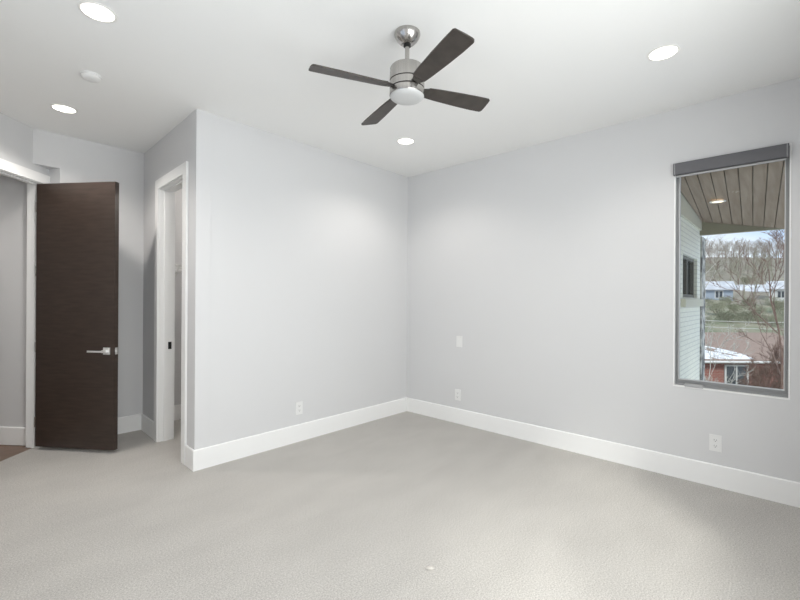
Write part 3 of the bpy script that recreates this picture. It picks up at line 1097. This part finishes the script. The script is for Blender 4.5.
def bare_tree(name, label, height, mat_trunk, seed, group, spread=0.7, up=0.12, maxlev=4, kids=5, r=0.02, stems=1):
    rnd = random.Random(seed)
    t = thing(name, label, 'tree' if 'tree' in name else 'shrub', (0, 0, 0), 0, group)
    tr_ = bmesh.new()
    tube(tr_, [(0, 0, -0.4), (0.02 * height, 0, height * 0.15), (0.0, 0.02 * height, height * 0.3)], [height * r * 1.2, height * r, height * r * 0.9], 7)
    lk('trunk', tr_, mat_trunk, t)
    cw_ = bmesh.new()
    for s_ in range(stems):
        dr = Vector((rnd.uniform(-0.25, 0.25), rnd.uniform(-0.25, 0.25), 1)) if stems > 1 else Vector((0, 0, 1))
        branch_mesh(cw_, Vector((0, 0.02 * height, height * (0.14 if stems == 1 else 0.05))), dr, height * (0.78 if stems == 1 else 0.66), height * r * 0.8, 0, rnd, spread, 6, up, maxlev, kids)
    lk('crown', cw_, mat_trunk, t)
    return t


def leafy_bush(name, label, size, seed, group):
    rnd = random.Random(seed)
    t = thing(name, label, 'bush', (0, 0, 0), 0, group)
    q = bmesh.new()
    lobes = [(Vector((rnd.uniform(-0.5, 0.5), rnd.uniform(-0.5, 0.5), rnd.uniform(0.3, 0.75))) * size, size * rnd.uniform(0.25, 0.45)) for _ in range(9)]
    for i in range(2600):
        c_, r_ = lobes[i % 9]
        v_ = Vector((rnd.gauss(0, 1), rnd.gauss(0, 1), rnd.gauss(0, 1))).normalized() * r_ * rnd.uniform(0.6, 1.08)
        c = c_ + v_
        if c.z < 0.02:
            continue
        a = Vector((rnd.gauss(0, 1), rnd.gauss(0, 1), rnd.gauss(0, 1))).normalized()
        bb = a.orthogonal().normalized()
        s_ = size * rnd.uniform(0.022, 0.04)
        q.faces.new([q.verts.new(c + a * s_), q.verts.new(c + bb * s_ * 0.6), q.verts.new(c - a * s_), q.verts.new(c - bb * s_ * 0.6)])
    lk('foliage', q, M['leaf'], t)
    q = bmesh.new()
    for k in range(5):
        e_ = lobes[k][0]
        tube(q, [(0, 0, -0.2), (e_.x * 0.4, e_.y * 0.4, e_.z * 0.5), tuple(e_)], [size * 0.03, size * 0.02, size * 0.008], 5)
    lk('stems', q, M['bark'], t)
    return t


gA = 'bare trees in the wood on the hillside'
pA = bare_tree('bare_tree', 'bare grey-brown tree in the wood on the hillside outside', 7.0, M['bark'], 11, gA, 0.62)
pB = bare_tree('bare_tree', 'bare grey-brown tree in the wood on the hillside outside', 7.0, M['bark'], 29, gA, 0.75)
gC = 'olive-twigged trees lower on the hillside'
pC = bare_tree('bare_tree', 'bushy olive-brown bare tree lower on the hillside outside', 6.0, M['bark_olive'], 47, gC, 0.85, kids=6)
gD = 'evergreen bushes on the hillside'
pD = leafy_bush('evergreen_bush', 'rounded olive-green bush on the hillside outside', 3.0, 5, gD)
protos = {'A': pA, 'B': pB, 'C': pC, 'D': pD}
used = set()
planted = []


def plant(key, depth, px, scale, zoff=0.0):
    pw_ = W(depth, px, 0)
    if any((pw_ - q_).length < r_ for q_, r_ in far_houses):
        return
    rr_ = {'A': 2.1, 'B': 2.1, 'C': 2.0, 'D': 1.7}[key] * scale
    if any((pw_ - q_).length < (0.74 if key in 'AB' else 0.95) * (rr_ + r_) for q_, r_ in planted):
        return
    planted.append((pw_, rr_))
    o_ = protos[key] if key not in used else copy_tree(protos[key])
    used.add(key)
    o_.location = W(depth, px, ground_z(depth) + zoff)
    o_.rotation_euler = (0, 0, random.uniform(0, 6.28))
    o_.scale = (scale, scale, scale * random.uniform(0.9, 1.12))


for r_ in range(10):
    for c_ in range(7):
        dp = 79 + r_ * 4.0 + random.uniform(-0.8, 0.8)
        px = 702 + (c_ + 0.5 * (r_ % 2)) * 15 + random.uniform(-2, 2)
        plant('AB'[(r_ + c_) % 2], dp, px, random.uniform(0.62, 0.84) * (1 - 0.03 * r_))
for r_ in range(5):
    for c_ in range(6):
        plant('C', 52 + r_ * 5.2 + random.uniform(-0.8, 0.8), 703 + (c_ + 0.5 * (r_ % 2)) * 17 + random.uniform(-2, 2), random.uniform(0.5, 0.78))
for r_ in range(7):
    for c_ in range(5):
        plant('D', 37 + r_ * 5.2 + random.uniform(-0.6, 0.6), 706 + (c_ + 0.5 * (r_ % 2)) * 21 + random.uniform(-3, 3), random.uniform(0.26, 0.5))

bt = bare_tree('birch_tree', 'pale-barked bare birch with slanting limbs beside the wing', 8.6, M['bark_pale'], 8, None, 0.8, 0.05, 3, 5, 0.012)
bt.location = W(34, 701, ground_z(34) - 0.1)
bt.rotation_euler = (0, 0, 2.0)
sr = bare_tree('bare_shrub', 'tall reddish bare shrub in front of the brick house at the right window edge', 4.6, M['bark_red'], 21, None, 0.6, 0.1, 4, 5, 0.008, 5)
sr.location = W(16.2, 780, ground_z(16.2))
sr2 = bare_tree('bare_shrub', 'low bare shrub before the brick wall, right of the house window', 3.3, M['bark_red'], 22, None, 0.75, 0.1, 4, 5, 0.01, 5)
sr2.location = W(18.8, 765, ground_z(18.8))
sr3 = bare_tree('bare_shrub', 'pale twiggy shrub before the brick wall, left of the house window', 2.7, M['bark_pale'], 33, None, 0.75, 0.1, 3, 5, 0.008, 4)
sr3.location = W(18.8, 713, ground_z(18.8))

ft = bare_tree('bare_tree', 'tall dark bare tree close by at the right of the window view', 7.6, M['bark_red'], 64, None, 0.65, 0.08, 4, 5, 0.009)
ft.location = W(13.2, 787, ground_z(13.2))
ft2 = bare_tree('bare_tree', 'pale bare young tree whose twigs cross the white-patched roof', 5.2, M['bark_pale'], 71, None, 0.75, 0.08, 4, 4, 0.006)
ft2.location = W(15.5, 716, ground_z(15.5))

# two sagging cables across the lawn
for nm, z0, z1, dp, lb in (('utility_cable', 0.30, 0.12, 24, 'upper pale cable sagging across the green lawn outside'),
                           ('utility_cable', -0.02, -0.30, 24, 'lower pale cable sagging across the green lawn outside')):
    q = bmesh.new()
    pts = []
    for k in range(25):
        f = k / 24
        pts.append(W(dp, 640 + f * 220, z0 + (z1 - z0) * f - 0.25 * 4 * f * (1 - f) + 0.25))
    tube(q, pts, 0.018, 5)
    tag(lk(nm, q, M['cable']), lb, 'cable')
